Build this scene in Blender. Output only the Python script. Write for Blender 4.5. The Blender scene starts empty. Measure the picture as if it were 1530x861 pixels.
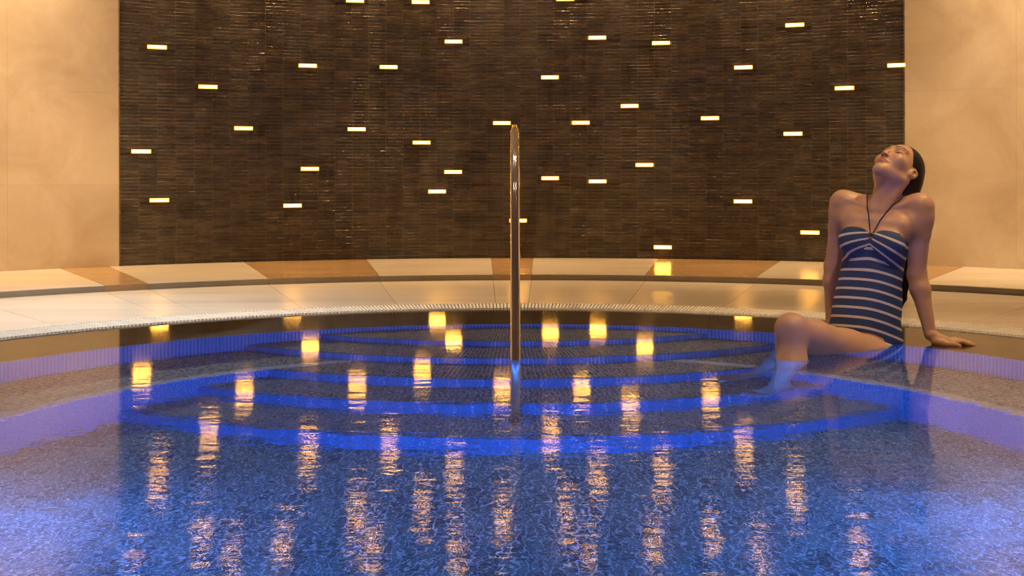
import bpy, math, random
import numpy as np
from mathutils import Vector, Matrix

random.seed(7)
rng = np.random.default_rng(7)
SC = bpy.context.scene
COL = SC.collection

# ------------------------------------------------------------------ camera, world, exposure, lights
F_PX, W_PX, H_PX = 1692.0, 1530.0, 861.0
CAM_H, HORIZON = 0.67, 260.0
cam_d = bpy.data.cameras.new('camera')
cam_d.sensor_fit = 'HORIZONTAL'
cam_d.sensor_width = 36.0
cam_d.lens = 36.0 * F_PX / W_PX
cam_d.shift_y = -(H_PX / 2 - HORIZON) / W_PX
cam_d.clip_start = 0.02
cam = bpy.data.objects.new('camera', cam_d)
cam.location = (0, 0, CAM_H)
cam.rotation_euler = (math.pi / 2, 0.0021, 0)
COL.objects.link(cam)
SC.camera = cam

SC.view_settings.view_transform = 'Standard'
SC.view_settings.look = 'None'
SC.view_settings.gamma = 1.0
SC.view_settings.use_curve_mapping = False
SC.view_settings.exposure = 1.0
SC.cycles.use_denoising = True
SC.cycles.max_bounces = 10
SC.cycles.transmission_bounces = 8
SC.cycles.glossy_bounces = 5
SC.cycles.diffuse_bounces = 4
SC.cycles.sample_clamp_indirect = 6.0
SC.cycles.blur_glossy = 0.5

world = bpy.data.worlds.new('world')
SC.world = world
world.use_nodes = True
world.node_tree.nodes['Background'].inputs[0].default_value = (0.010, 0.008, 0.006, 1)
world.node_tree.nodes['Background'].inputs[1].default_value = 1.0

CY = 2.92                      # pool centre (0, CY)
RG, RGO = 2.67, 2.87           # water's edge, outer edge of the grate
RE, RB = 2.14, 1.70            # ledge edge, bench edge
RBORD = 3.30                   # border stones
RP = 4.86                      # plinth front
RW = 6.35                      # marble face
RS = 6.375                     # slate face
DECK, PLINTH = -0.060, -0.020
RISE = 0.14
LEDGE = -0.007
CEIL = 2.95
SY = 6.5                       # centre of the fan of steps
STEP_R = [1.82, 2.08, 2.35, 2.60, 2.89]
SLATE_A = math.radians(27.82)

def pol(r, a, z=0.0):
    return Vector((r * math.sin(a), CY + r * math.cos(a), z))

def spot(name, loc, target, power, color, size, blend=0.6, radius=0.04):
    l = bpy.data.lights.new(name, 'SPOT')
    l.energy = power; l.color = color; l.spot_size = math.radians(size); l.spot_blend = blend
    l.shadow_soft_size = radius
    o = bpy.data.objects.new(name, l)
    o.location = loc
    o.rotation_euler = (Vector(target) - Vector(loc)).to_track_quat('-Z', 'Y').to_euler()
    COL.objects.link(o)
    return o

BLUE = (0.025, 0.16, 1.0)
WARM = (1.0, 0.66, 0.33)
AMBER = (1.0, 0.60, 0.26)
NEUTRAL = (1.0, 0.94, 0.86)
DOWNLIGHTS = []                # (x, y) of every recessed ceiling lamp, its housing is built further down

def downlight(loc, target, power, color, size, blend=0.7, radius=0.04):
    DOWNLIGHTS.append((loc[0], loc[1]))
    o = spot('downlight_beam', loc, target, power * 1.35, color, size, blend, radius)
    o.data.cycles.is_caustics_light = True

ZL = CEIL - 0.03
# wall washers over the marble and the slate
for a, pw in ((-34.5, 60), (34.5, 56), (-47, 48), (47, 46), (-62, 40), (62, 40)):
    p = pol(RW - 0.42, math.radians(a), ZL)
    downlight(p, pol(RW - 0.12, math.radians(a), 0.0), pw, WARM, 92, 0.9)
for a, pw in ((-38, 92), (38, 74), (-56, 86), (56, 74)):
    p = pol(RW - 1.7, math.radians(a), ZL)
    downlight(p, pol(RW, math.radians(a), 0.45), pw, WARM, 62, 1.0)
for a in (-24, -17.5, -10.5, -3.5, 3.5, 10.5, 17.5, 24):
    p = pol(RS - 0.30, math.radians(a), ZL)
    downlight(p, pol(RS - 0.05, math.radians(a), 0.0), 23, AMBER, 84, 0.8)
# downlights round the pool: whiter ones over the left side of the deck
downlight(pol(3.75, math.radians(-47), ZL), pol(3.55, math.radians(-44), 0), 150, (1.0, 1.0, 0.98), 74, 0.9)
downlight(pol(3.9, math.radians(-27), ZL), pol(3.6, math.radians(-27), 0), 40, NEUTRAL, 66, 0.9)
for a in (-27, -9, 9, 27):
    downlight(pol(5.35, math.radians(a), ZL), pol(5.55, math.radians(a), 0), 58 if a < 0 else 50, WARM, 66, 0.9)
downlight(pol(3.4, math.radians(-12), ZL), pol(3.5, math.radians(-12), 0), 60, WARM, 66, 0.9)
downlight(pol(3.4, math.radians(14), ZL), pol(3.3, math.radians(14), 0), 42, WARM, 66, 0.9)
downlight(pol(3.3, math.radians(58), ZL), pol(2.6, math.radians(48), 0), 60, WARM, 66, 0.9)
downlight(pol(1.3, math.radians(95), ZL), pol(2.0, math.radians(45), 0.35), 50, WARM, 50, 0.9)
for x_, y_ in ((-0.9, 3.3), (0.9, 3.3), (-0.6, 4.6), (0.6, 4.6)):
    downlight((x_, y_, ZL), (x_ * 0.9, y_, 0), 6.5, NEUTRAL, 70, 0.9)
for a in (-150, -100, 105, 150):
    downlight(pol(4.0, math.radians(a), ZL), pol(4.0, math.radians(a), 0), 40, WARM, 95, 0.9)

# ------------------------------------------------------------------ helpers
def tag(o, label=None, cat=None, group=None, kind=None):
    if label: o['label'] = label
    if cat: o['category'] = cat
    if group: o['group'] = group
    if kind: o['kind'] = kind
    return o

def empty(name, loc=(0, 0, 0), rz=0.0, parent=None):
    o = bpy.data.objects.new(name, None)
    o.empty_display_size = 0.05
    o.location = loc; o.rotation_euler = (0, 0, rz)
    COL.objects.link(o)
    if parent: o.parent = parent
    return o

def mesh(name, verts, faces, mat=None, smooth=False):
    me = bpy.data.meshes.new(name)
    me.from_pydata([tuple(v) for v in verts], [], [tuple(f) for f in faces])
    if mat: me.materials.append(mat)
    if smooth:
        me.polygons.foreach_set('use_smooth', [True] * len(me.polygons))
    me.update()
    return me

def obj(name, me, parent=None, loc=(0, 0, 0), rz=0.0):
    o = bpy.data.objects.new(name, me)
    o.location = loc; o.rotation_euler = (0, 0, rz)
    COL.objects.link(o)
    if parent: o.parent = parent
    return o

class MB:
    def __init__(s): s.v = []; s.f = []
    def add(s, verts, faces):
        b = len(s.v); s.v += [tuple(v) for v in verts]; s.f += [tuple(i + b for i in f) for f in faces]
    def box(s, lo, hi, M=None):
        x0, y0, z0 = lo; x1, y1, z1 = hi
        v = [Vector(p) for p in ((x0,y0,z0),(x1,y0,z0),(x1,y1,z0),(x0,y1,z0),(x0,y0,z1),(x1,y0,z1),(x1,y1,z1),(x0,y1,z1))]
        if M is not None: v = [M @ p for p in v]
        s.add(v, [(0,3,2,1),(4,5,6,7),(0,1,5,4),(1,2,6,5),(2,3,7,6),(3,0,4,7)])
    def ring(s, r0, r1, z0, z1, a0, a1, n, cx=0.0, cy=0.0, closed=False, bev=0.0):
        """sector of a ring; angles from +Y towards +X"""
        prof = [(r0, z0), (r1, z0), (r1, z1 - bev), (r1 - bev, z1), (r0 + bev, z1), (r0, z1 - bev)] if bev else [(r0, z0), (r1, z0), (r1, z1), (r0, z1)]
        m = len(prof); V = []; Fc = []
        cnt = n if closed else n + 1
        for i in range(cnt):
            a = a0 + (a1 - a0) * i / n
            for r, z in prof: V.append((cx + r * math.sin(a), cy + r * math.cos(a), z))
        for i in range(n):
            j = (i + 1) % cnt
            for k in range(m):
                l = (k + 1) % m
                Fc.append((i*m+k, i*m+l, j*m+l, j*m+k))
        if not closed:
            Fc.append(tuple(range(m))[::-1]); Fc.append(tuple((cnt-1)*m + k for k in range(m)))
        s.add(V, Fc)
    def tube(s, pts, rad, n=16, caps=True):
        pts = [Vector(p) for p in pts]; V = []; Fc = []
        up = Vector((1, 0, 0)); 
        t0 = (pts[1] - pts[0]).normalized()
        if abs(t0.dot(up)) > 0.9: up = Vector((0, 0, 1))
        nrm = (up - t0 * up.dot(t0)).normalized()
        for i, p in enumerate(pts):
            a = pts[max(0, i-1)]; b = pts[min(len(pts)-1, i+1)]
            t = (b - a).normalized()
            nrm = (nrm - t * nrm.dot(t)).normalized(); bi = t.cross(nrm)
            rr = rad[i] if isinstance(rad, (list, tuple)) else rad
            for k in range(n):
                w = 2 * math.pi * k / n
                V.append(p + nrm * (rr * math.cos(w)) + bi * (rr * math.sin(w)))
        for i in range(len(pts) - 1):
            for k in range(n):
                l = (k + 1) % n
                Fc.append((i*n+k, i*n+l, (i+1)*n+l, (i+1)*n+k))
        if caps:
            Fc.append(tuple(range(n))[::-1]); Fc.append(tuple((len(pts)-1)*n + k for k in range(n)))
        s.add(V, Fc)
    def lathe(s, prof, n=24, M=None):
        V = []; Fc = []; m = len(prof)
        for i in range(n):
            a = 2 * math.pi * i / n
            for r, z in prof:
                p = Vector((r * math.cos(a), r * math.sin(a), z)); V.append(M @ p if M is not None else p)
        for i in range(n):
            j = (i + 1) % n
            for k in range(m - 1): Fc.append((i*m+k, j*m+k, j*m+k+1, i*m+k+1))
        s.add(V, Fc)
    def mesh(s, name, mat=None, smooth=False): return mesh(name, s.v, s.f, mat, smooth)
    def build(s, name, mat, parent=None, smooth=False, loc=(0,0,0), rz=0.0):
        return obj(name, s.mesh(name, mat, smooth), parent, loc, rz)

# ------------------------------------------------------------------ materials
class NT:
    def __init__(s, name):
        s.m = bpy.data.materials.new(name); s.m.use_nodes = True
        s.t = s.m.node_tree; s.b = s.t.nodes['Principled BSDF']; s.o = s.t.nodes['Material Output']
    def n(s, kind, **kw):
        x = s.t.nodes.new(kind)
        for k, v in kw.items():
            if k.startswith('i_'):
                key = k[2:].replace('_', ' ')
                key = int(key) if key.isdigit() else key
                x.inputs[key].default_value = v
            else: setattr(x, k, v)
        return x
    def l(s, a, b): s.t.links.new(a, b)
    def coord(s, which='Object', scale=(1,1,1), rot=(0,0,0)):
        tc = s.n('ShaderNodeTexCoord'); mp = s.n('ShaderNodeMapping')
        mp.inputs['Scale'].default_value = scale; mp.inputs['Rotation'].default_value = rot
        s.l(tc.outputs[which], mp.inputs['Vector']); return mp.outputs[0]
    def pos(s, scale=(1,1,1)):
        g = s.n('ShaderNodeNewGeometry'); mp = s.n('ShaderNodeMapping'); mp.inputs['Scale'].default_value = scale
        s.l(g.outputs['Position'], mp.inputs['Vector']); return mp.outputs[0]
    def noise(s, vec, scale, detail=4, rough=0.55, dist=0.0):
        x = s.n('ShaderNodeTexNoise'); x.inputs['Scale'].default_value = scale; x.inputs['Detail'].default_value = detail
        x.inputs['Roughness'].default_value = rough; x.inputs['Distortion'].default_value = dist
        s.l(vec, x.inputs['Vector']); return x
    def ramp(s, fac, stops):
        r = s.n('ShaderNodeValToRGB'); e = r.color_ramp.elements
        while len(e) < len(stops): e.new(0.5)
        for x, (p, c) in zip(e, stops): x.position = p; x.color = tuple(c) + ((1,) if len(c) == 3 else ())
        s.l(fac, r.inputs[0]); return r.outputs[0]
    def mix(s, fac, a, b, mode='MIX'):
        m = s.n('ShaderNodeMix'); m.data_type = 'RGBA'; m.blend_type = mode
        for sock, v in ((m.inputs[0], fac), (m.inputs[6], a), (m.inputs[7], b)):
            if hasattr(v, 'is_linked'): s.l(v, sock)
            elif isinstance(v, (int, float)): sock.default_value = v
            else: sock.default_value = tuple(v) + ((1,) if len(v) == 3 else ())
        return m.outputs[2]
    def math(s, op, a, b=None, c=None):
        m = s.n('ShaderNodeMath'); m.operation = op
        for i, v in enumerate((a, b, c)):
            if v is None: continue
            if hasattr(v, 'is_linked'): s.l(v, m.inputs[i])
            else: m.inputs[i].default_value = v
        return m.outputs[0]
    def bump(s, h, strength=0.3, dist=0.01):
        b = s.n('ShaderNodeBump'); b.inputs['Strength'].default_value = strength; b.inputs['Distance'].default_value = dist
        s.l(h, b.inputs['Height']); s.l(b.outputs[0], s.b.inputs['Normal']); return b
    def set(s, **kw):
        for k, v in kw.items():
            i = s.b.inputs[k.replace('_', ' ')]
            if hasattr(v, 'is_linked'): s.l(v, i)
            else: i.default_value = (tuple(v) + (1,)) if isinstance(v, (tuple, list)) and len(v) == 3 and i.type == 'RGBA' else v

def rand_obj(t): return t.n('ShaderNodeObjectInfo').outputs['Random']

def stone(name, c0, c1, c2, rough, scale=2.2, vein=0.0, streak=(1,1,1)):
    t = NT(name); p = t.pos(streak)
    n1 = t.noise(p, scale, 6, 0.6, 0.6); n2 = t.noise(p, scale * 9, 4, 0.6)
    c = t.ramp(n1.outputs[0], [(0.28, c0), (0.52, c1), (0.78, c2)])
    c = t.mix(t.math('MULTIPLY', n2.outputs[0], 0.28), c, c0)
    if vein:
        n3 = t.noise(p, scale * 0.8, 8, 0.7, 1.8)
        v = t.math('ABSOLUTE', t.math('SUBTRACT', n3.outputs[0], 0.5))
        v = t.math('LESS_THAN', v, 0.006)
        c = t.mix(t.math('MULTIPLY', v, vein), c, tuple(min(1, x * 1.3) for x in c2))
    h = t.n('ShaderNodeHueSaturation'); h.inputs['Hue'].default_value = 0.5
    t.l(t.math('ADD', t.math('MULTIPLY', rand_obj(t), 0.10), 0.95), h.inputs['Value']); t.l(c, h.inputs['Color'])
    t.set(Base_Color=h.outputs[0], Roughness=rough)
    t.bump(n2.outputs[0], 0.08, 0.004)
    return t.m

M = {}
M['marble'] = stone('marble', (0.46, 0.36, 0.25), (0.60, 0.50, 0.38), (0.72, 0.63, 0.51), 0.34, 2.0, 0.0)
M['deck'] = stone('deck_stone', (0.60, 0.53, 0.44), (0.70, 0.63, 0.54), (0.76, 0.70, 0.62), 0.27, 1.2, 0.0, (0.5, 2.5, 1))
M['light_stone'] = stone('light_stone', (0.58, 0.51, 0.42), (0.68, 0.61, 0.52), (0.74, 0.68, 0.60), 0.22, 1.4, 0.0, (0.6, 2.0, 1))
M['tan_stone'] = stone('tan_stone', (0.36, 0.23, 0.12), (0.45, 0.29, 0.15), (0.52, 0.35, 0.19), 0.20, 1.4, 0.0, (0.6, 2.0, 1))
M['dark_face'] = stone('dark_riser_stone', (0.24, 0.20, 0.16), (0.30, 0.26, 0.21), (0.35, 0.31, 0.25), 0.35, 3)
M['ledge'] = stone('wet_ledge_stone', (0.16, 0.12, 0.085), (0.20, 0.155, 0.11), (0.24, 0.19, 0.14), 0.4, 3)
M['grout'] = stone('grout', (0.30, 0.25, 0.19), (0.34, 0.29, 0.22), (0.38, 0.33, 0.26), 0.8, 4)
M['grate'] = stone('white_grate', (0.84, 0.81, 0.76), (0.88, 0.85, 0.80), (0.90, 0.88, 0.84), 0.45, 8)
M['dark_gap'] = stone('grate_channel', (0.03, 0.025, 0.02), (0.04, 0.033, 0.026), (0.05, 0.04, 0.03), 0.7, 8)
M['ceiling'] = stone('ceiling_plaster', (0.30, 0.25, 0.19), (0.32, 0.27, 0.21), (0.34, 0.29, 0.23), 0.8, 2)

def slate_mat():
    t = NT('slate_tile'); p = t.pos()
    big = t.noise(t.pos((1.6, 1.6, 0.35)), 1.5, 4, 0.6); fine = t.noise(t.pos((1, 1, 2.2)), 46, 3, 0.65); mid = t.noise(p, 9, 4, 0.6)
    c = t.ramp(mid.outputs[0], [(0.3, (0.040, 0.028, 0.019)), (0.55, (0.078, 0.060, 0.043)), (0.8, (0.12, 0.10, 0.078))])
    at = t.n('ShaderNodeAttribute'); at.attribute_name = 'tint'
    c = t.mix(0.8, c, at.outputs['Color'], 'MULTIPLY')
    t.set(Base_Color=c, Roughness=t.ramp(big.outputs[0], [(0.40, (0.48,)*3), (0.60, (0.15,)*3)]), Specular_IOR_Level=0.6)
    t.bump(fine.outputs[0], 0.5, 0.005)
    return t.m
M['slate'] = slate_mat()
t = NT('slate_grout'); n = t.noise(t.pos(), 30, 3)
t.set(Base_Color=t.ramp(n.outputs[0], [(0.3, (0.16, 0.12, 0.085)), (0.7, (0.34, 0.27, 0.20))]), Roughness=0.8); M['slate_grout'] = t.m

def tread_mat():
    """small dark mosaic laid along the steps, thin pale joints"""
    t = NT('tread_mosaic'); g = t.n('ShaderNodeNewGeometry'); sp = t.n('ShaderNodeSeparateXYZ'); t.l(g.outputs['Position'], sp.inputs[0])
    dx = sp.outputs[0]; dy = t.math('SUBTRACT', sp.outputs[1], SY)
    ang = t.math('ARCTAN2', dx, dy); r = t.math('SQRT', t.math('ADD', t.math('MULTIPLY', dx, dx), t.math('MULTIPLY', dy, dy)))
    cb = t.n('ShaderNodeCombineXYZ'); t.l(t.math('MULTIPLY', ang, 2.4), cb.inputs[0]); t.l(r, cb.inputs[1])
    br = t.n('ShaderNodeTexBrick'); br.offset = 0.0
    for k, v in (('Scale', 1.0), ('Mortar Size', 0.0016), ('Brick Width', 0.019), ('Row Height', 0.030), ('Mortar Smooth', 0.1), ('Bias', 0.0)): br.inputs[k].default_value = v
    br.inputs['Color1'].default_value = (0.09, 0.11, 0.085, 1); br.inputs['Color2'].default_value = (0.23, 0.26, 0.19, 1); br.inputs['Mortar'].default_value = (0.66, 0.66, 0.50, 1)
    t.l(cb.outputs[0], br.inputs['Vector'])
    t.set(Base_Color=br.outputs['Color'], Roughness=0.45)
    t.bump(br.outputs['Fac'], -0.3, 0.002)
    return t.m
M['tread'] = tread_mat()

def floor_mosaic():
    t = NT('floor_mosaic'); p = t.pos()
    br = t.n('ShaderNodeTexBrick'); br.offset = 0.0
    for k, v in (('Scale', 1.0), ('Mortar Size', 0.0026), ('Brick Width', 0.034), ('Row Height', 0.034), ('Mortar Smooth', 0.1), ('Bias', 0.0)): br.inputs[k].default_value = v
    br.inputs['Color1'].default_value = (0.03, 0.065, 0.045, 1); br.inputs['Color2'].default_value = (0.14, 0.23, 0.15, 1); br.inputs['Mortar'].default_value = (0.50, 0.62, 0.46, 1)
    t.l(p, br.inputs['Vector'])
    t.set(Base_Color=br.outputs['Color'], Roughness=0.45)
    return t.m
M['floor_mosaic'] = floor_mosaic()

t = NT('blue_riser_tile'); n = t.noise(t.pos(), 60, 2)
t.set(Base_Color=t.ramp(n.outputs[0], [(0.3, (0.03, 0.15, 0.25)), (0.7, (0.06, 0.22, 0.34))]), Roughness=0.3); M['riser_tile'] = t.m
t = NT('riser_grout'); n = t.noise(t.pos(), 40, 2)
t.set(Base_Color=t.ramp(n.outputs[0], [(0.3, (0.36, 0.40, 0.44)), (0.7, (0.44, 0.48, 0.52))]), Roughness=0.8); M['riser_grout'] = t.m
t = NT('pale_nosing_tile'); n = t.noise(t.pos(), 70, 2)
t.set(Base_Color=t.ramp(n.outputs[0], [(0.3, (0.45, 0.48, 0.40)), (0.7, (0.80, 0.82, 0.70))]), Roughness=0.4); M['nosing'] = t.m

def chrome(name, col, rough):
    t = NT(name); n = t.noise(t.pos(), 80, 2)
    t.set(Base_Color=col, Metallic=1.0, Roughness=t.ramp(n.outputs[0], [(0.3, (rough*0.96,)*3), (0.7, (rough*1.04,)*3)])); return t.m
M['chrome'] = chrome('polished_steel', (0.86, 0.80, 0.70), 0.10)
M['rail'] = chrome('rail_steel', (0.90, 0.82, 0.68), 0.16)
M['bronze'] = chrome('bronze_housing', (0.30, 0.19, 0.08), 0.4)

def emit(name, col, strength):
    t = NT(name); n = t.noise(t.pos(), 30, 2)
    e = t.n('ShaderNodeEmission'); e.inputs[1].default_value = strength
    t.l(t.mix(t.math('MULTIPLY', n.outputs[0], 0.05), col, (1, 1, 1)), e.inputs[0]); t.l(e.outputs[0], t.o.inputs[0]); return t.m
M['lamp'] = emit('amber_lamp_glass', (1.0, 0.40, 0.015), 2.4)
M['lamp_core'] = emit('amber_lamp_core', (1.0, 0.43, 0.035), 28.0)
M['down_lens'] = emit('downlight_lens', WARM, 10.0)
M['blue_lens'] = emit('blue_pool_lamp', BLUE, 75.0)

def water_mat():
    t = NT('pool_water'); t.t.nodes.remove(t.b)
    g = t.n('ShaderNodeNewGeometry'); sp = t.n('ShaderNodeSeparateXYZ'); t.l(g.outputs['Position'], sp.inputs[0])
    dy = t.math('SUBTRACT', sp.outputs[1], CY)
    r = t.math('SQRT', t.math('ADD', t.math('MULTIPLY', sp.outputs[0], sp.outputs[0]), t.math('MULTIPLY', dy, dy)))
    def ramp_(x_, a_, b_, lo_, hi_):
        k = t.n('ShaderNodeMapRange'); t.l(x_, k.inputs[0])
        for i_, v in ((1, a_), (2, b_), (3, lo_), (4, hi_)): k.inputs[i_].default_value = v
        return k.outputs[0]
    # still water over the ledge and the steps, livelier in the open middle and on the near side
    k = t.math('MULTIPLY', ramp_(r, 2.3, 1.2, 0.40, 1.0), ramp_(sp.outputs[1], 4.1, 2.6, 0.28, 1.15))
    def bump(h, dist):
        b = t.n('ShaderNodeBump'); b.inputs['Strength'].default_value = 1.0; b.inputs['Distance'].default_value = dist
        t.l(t.math('MULTIPLY', h, k), b.inputs['Height']); return b.outputs[0]
    a = t.noise(t.pos((0.6, 1.7, 1)), 10.0, 2, 0.5, 0.3); b = t.noise(t.pos((0.5, 1.9, 1)), 42.0, 2, 0.5, 0.2)
    h1 = t.math('ADD', a.outputs[0], t.math('MULTIPLY', b.outputs[0], 0.16))
    c = t.noise(t.pos((1, 1, 1)), 15.0, 2, 0.5, 0.4)
    h2 = t.math('ADD', t.math('MULTIPLY', h1, 0.8), t.math('MULTIPLY', c.outputs[0], 0.9))
    n1 = bump(h1, 0.0012); n2 = bump(h2, 0.0030)
    gl = t.n('ShaderNodeBsdfGlossy'); gl.inputs['Roughness'].default_value = 0.07; gl.inputs['Color'].default_value = (1, 1, 1, 1); t.l(n1, gl.inputs['Normal'])
    rf = t.n('ShaderNodeBsdfRefraction'); rf.inputs['Roughness'].default_value = 0.0; rf.inputs['IOR'].default_value = 1.333; rf.inputs['Color'].default_value = (0.93, 0.97, 1.0, 1); t.l(n2, rf.inputs['Normal'])
    fr = t.n('ShaderNodeFresnel'); fr.inputs['IOR'].default_value = 1.333; t.l(n1, fr.inputs['Normal'])
    mx = t.n('ShaderNodeMixShader'); t.l(fr.outputs[0], mx.inputs[0]); t.l(rf.outputs[0], mx.inputs[1]); t.l(gl.outputs[0], mx.inputs[2])
    t.l(mx.outputs[0], t.o.inputs[0])
    return t.m
M['water'] = water_mat()

# ------------------------------------------------------------------ the room shell
D2R = math.radians
# pattern of the raised plinth: (from, to, tan?) in degrees
def plinth_pattern():
    base = [(-1.55, 1.55, 'narrow'), (1.55, 10.7, 'light'), (10.7, 19.4, 'wide'), (19.4, 28.45, 'light')]
    out = []; P = 30.0
    for k in range(0, 4):
        for a, b, c in base: out.append((a + k * P, b + k * P, c))
    res = []
    for a, b, c in out:
        if b <= 125: res.append((a, b, c))
        if a > 0 and b <= 125: res.append((-b, -a, c))
    return sorted(res)
PL = plinth_pattern()

# floor: screed below, stone slabs as pieces
mb = MB(); mb.ring(RGO, RW + 0.25, -0.36, DECK - 0.024, 0, 2 * math.pi, 128, 0, CY, closed=True)
fl = mb.build('floor', M['grout']); tag(fl, kind='structure')
cache = {}
def ring_piece(name, r0, r1, z0, z1, a0, a1, mat, parent, gap=0.0012, bev=0.0015):
    """one piece of a ring, its mesh shared with pieces of the same size"""
    w = round(a1 - a0, 5)
    key = (name, r0, r1, z0, z1, w, mat.name)
    if key not in cache:
        m_ = MB(); ga = gap / ((r0 + r1) / 2)
        m_.ring(r0 + gap, r1 - gap, z0, z1, -w / 2 + ga, w / 2 - ga, max(2, int(math.degrees(w) / 1.6)), bev=bev)
        cache[key] = m_.mesh(name, mat)
    return obj(name, cache[key], parent, (0, CY, 0), -(a0 + a1) / 2)

for a, b, kind in PL:
    ring_piece('deck_slab', RBORD, RP + 0.004, DECK - 0.024, DECK, D2R(a), D2R(b), M['deck'], fl)
nb = 72
for i in range(nb):
    a = D2R(-180 + 360 / nb * i)
    if abs(math.degrees(a)) < 100: ring_piece('border_slab', RGO, RBORD, DECK - 0.024, DECK, a, a + D2R(360 / nb), M['deck'], fl)
# the rest of the deck behind the camera
mb = MB(); mb.ring(RBORD, RW + 0.1, DECK - 0.024, DECK, D2R(PL[-1][1]), D2R(360 + PL[0][0]), 60, 0, CY); mb.build('deck_slab', M['deck'], fl)
mb = MB(); mb.ring(RGO, RBORD, DECK - 0.024, DECK, D2R(100), D2R(260), 60, 0, CY); mb.build('border_slab', M['deck'], fl)

# raised plinth round the wall
pl = empty('raised_plinth', (0, CY, 0)); pl.location = (0, 0, 0)
tag(pl, 'low curved stone plinth of cream and tan slabs along the wall', 'plinth')
for a, b, kind in PL:
    top = M['light_stone'] if kind == 'light' else M['tan_stone']
    ring_piece('plinth_slab', RP, RW + 0.02, DECK + 0.006, PLINTH, D2R(a), D2R(b), top, pl)
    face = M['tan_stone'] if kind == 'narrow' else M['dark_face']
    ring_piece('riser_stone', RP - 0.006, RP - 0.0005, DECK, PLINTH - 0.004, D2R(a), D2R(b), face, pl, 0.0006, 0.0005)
mb = MB(); mb.ring(RP + 0.01, RW + 0.02, DECK - 0.006, DECK + 0.006, D2R(PL[0][0]), D2R(PL[-1][1]), 120, 0, CY); mb.build('plinth_base', M['grout'], pl)

# marble walls in slabs, slate wall between them
def marble_wall(name, a0, a1):
    m_ = MB(); m_.ring(RW + 0.03, RW + 0.25, DECK, CEIL, a0, a1, 48, 0, CY)
    w = m_.build(name, M['grout']); tag(w, kind='structure')
    n = max(1, round((a1 - a0) * RW / 0.80)); da = (a1 - a0) / n
    zs = [PLINTH, 0.60, 1.285, 1.97, 2.65, CEIL]
    for i in range(n):
        for z0, z1 in zip(zs[:-1], zs[1:]):
            ring_piece('marble_slab', RW, RW + 0.03, z0 + 0.0003, z1 - 0.0003, a0 + da * i, a0 + da * (i + 1), M['marble'], w, 0.0003, 0.0006)
    return w
A1 = D2R(PL[-1][1])
wl = marble_wall('wall_left', -A1, -SLATE_A)
wr = marble_wall('wall_right', SLATE_A, A1)
m_ = MB(); m_.ring(RW, RW + 0.25, DECK, CEIL, A1, 2 * math.pi - A1, 80, 0, CY)
wf = m_.build('wall_front', M['marble']); tag(wf, kind='structure')

m_ = MB(); m_.ring(RS + 0.0062, RS + 0.25, DECK, CEIL, -SLATE_A, SLATE_A, 64, 0, CY)
wb = m_.build('wall_back', M['slate_grout']); tag(wb, kind='structure')
NCOL = 45
TW = 2 * (SLATE_A - 0.0022) / NCOL      # angular width of a stick tile
TH = 0.0267
def tile_variant(i):
    g = random.Random(100 + i)
    w = TW * RS / 2 - 0.0012; h = TH / 2 - 0.0020
    V = []; nseg = 3; Fc = []
    cuts = [-1, -0.33 + g.uniform(-.08, .08), 0.33 + g.uniform(-.08, .08), 1]
    d0 = g.uniform(0.0079, 0.0096)
    for q in range(nseg):
        x0 = cuts[q] * w; x1 = cuts[q+1] * w - 0.0003
        d = d0 + g.uniform(-0.0008, 0.0008); tz = g.uniform(-.0006, .0006); ch = g.uniform(0.0022, 0.0056)
        b = len(V)
        for xx in (x0, x1):
            V += [(xx, 0, -h), (xx, -(d - tz), -h), (xx, -(d + tz), h - ch), (xx, -(d - 0.0014), h), (xx, 0, h)]
        Fc += [(b, b+5, b+6, b+1), (b+1, b+6, b+7, b+2), (b+2, b+7, b+8, b+3), (b+3, b+8, b+9, b+4), (b, b+1, b+2, b+3, b+4), (b+5, b+9, b+8, b+7, b+6)]
    k = g.uniform(0.38, 1.0); warm = g.uniform(-.12, .12)
    return V, Fc, (k * (1 + warm), k, k * (1 - warm), 1)
NV = 16
VAR = [tile_variant(i) for i in range(NV)]
def tint_mesh(name, V, Fc, cols):
    me = mesh(name, V, Fc, M['slate'])
    at = me.attributes.new('tint', 'FLOAT_COLOR', 'FACE')
    at.data.foreach_set('color', np.asarray(cols, dtype=np.float32).ravel())
    return me
TMESH = [tint_mesh('slate_tile', v, f, [c] * len(f)) for v, f, c in VAR]

# ---- amber slot lights set in the slate: (px, py) as read in the photograph, turned into places on the wall
LAMPS = [(531,1),(629,4),(845,-1),(235,71),(460,97),(581,98),(678,61),(893,56),(988,65),(822,118),(941,160),(1111,99),(1188,35),
 (1262,130),(1341,95),(311,128),(364,193),(533,193),(630,212),(750,184),(868,184),(1061,177),(1185,200),(211,227),(463,251),
 (677,255),(653,288),(822,268),(893,273),(963,246),(238,298),(437,305),(1110,302),(774,330),(1210,345),(990,370),
 (420,-44),(190,-66),(345,-64),(555,-58),(750,-14),(975,-46),(1062,-36),(1136,-55),(1285,-38),(300,-30),(680,-70),(880,-68)]
def wall_place(px, py, R):
    """where the slate wall is met by the line of sight: angle and height on the wall"""
    dx = (px - 765) / F_PX; 
    # |(dx*t, t - CY)| = R
    A = dx * dx + 1; B = -2 * CY; Cc = CY * CY - R * R
    tt = (-B + math.sqrt(B * B - 4 * A * Cc)) / (2 * A)
    py = py + 0.0021 * (px - 765)
    return math.atan2(dx * tt, tt - CY), CAM_H - (py - HORIZON) / F_PX * tt
lamp_cells = set(); lamp_at = []
NROW = int((CEIL - PLINTH) / TH)
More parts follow.
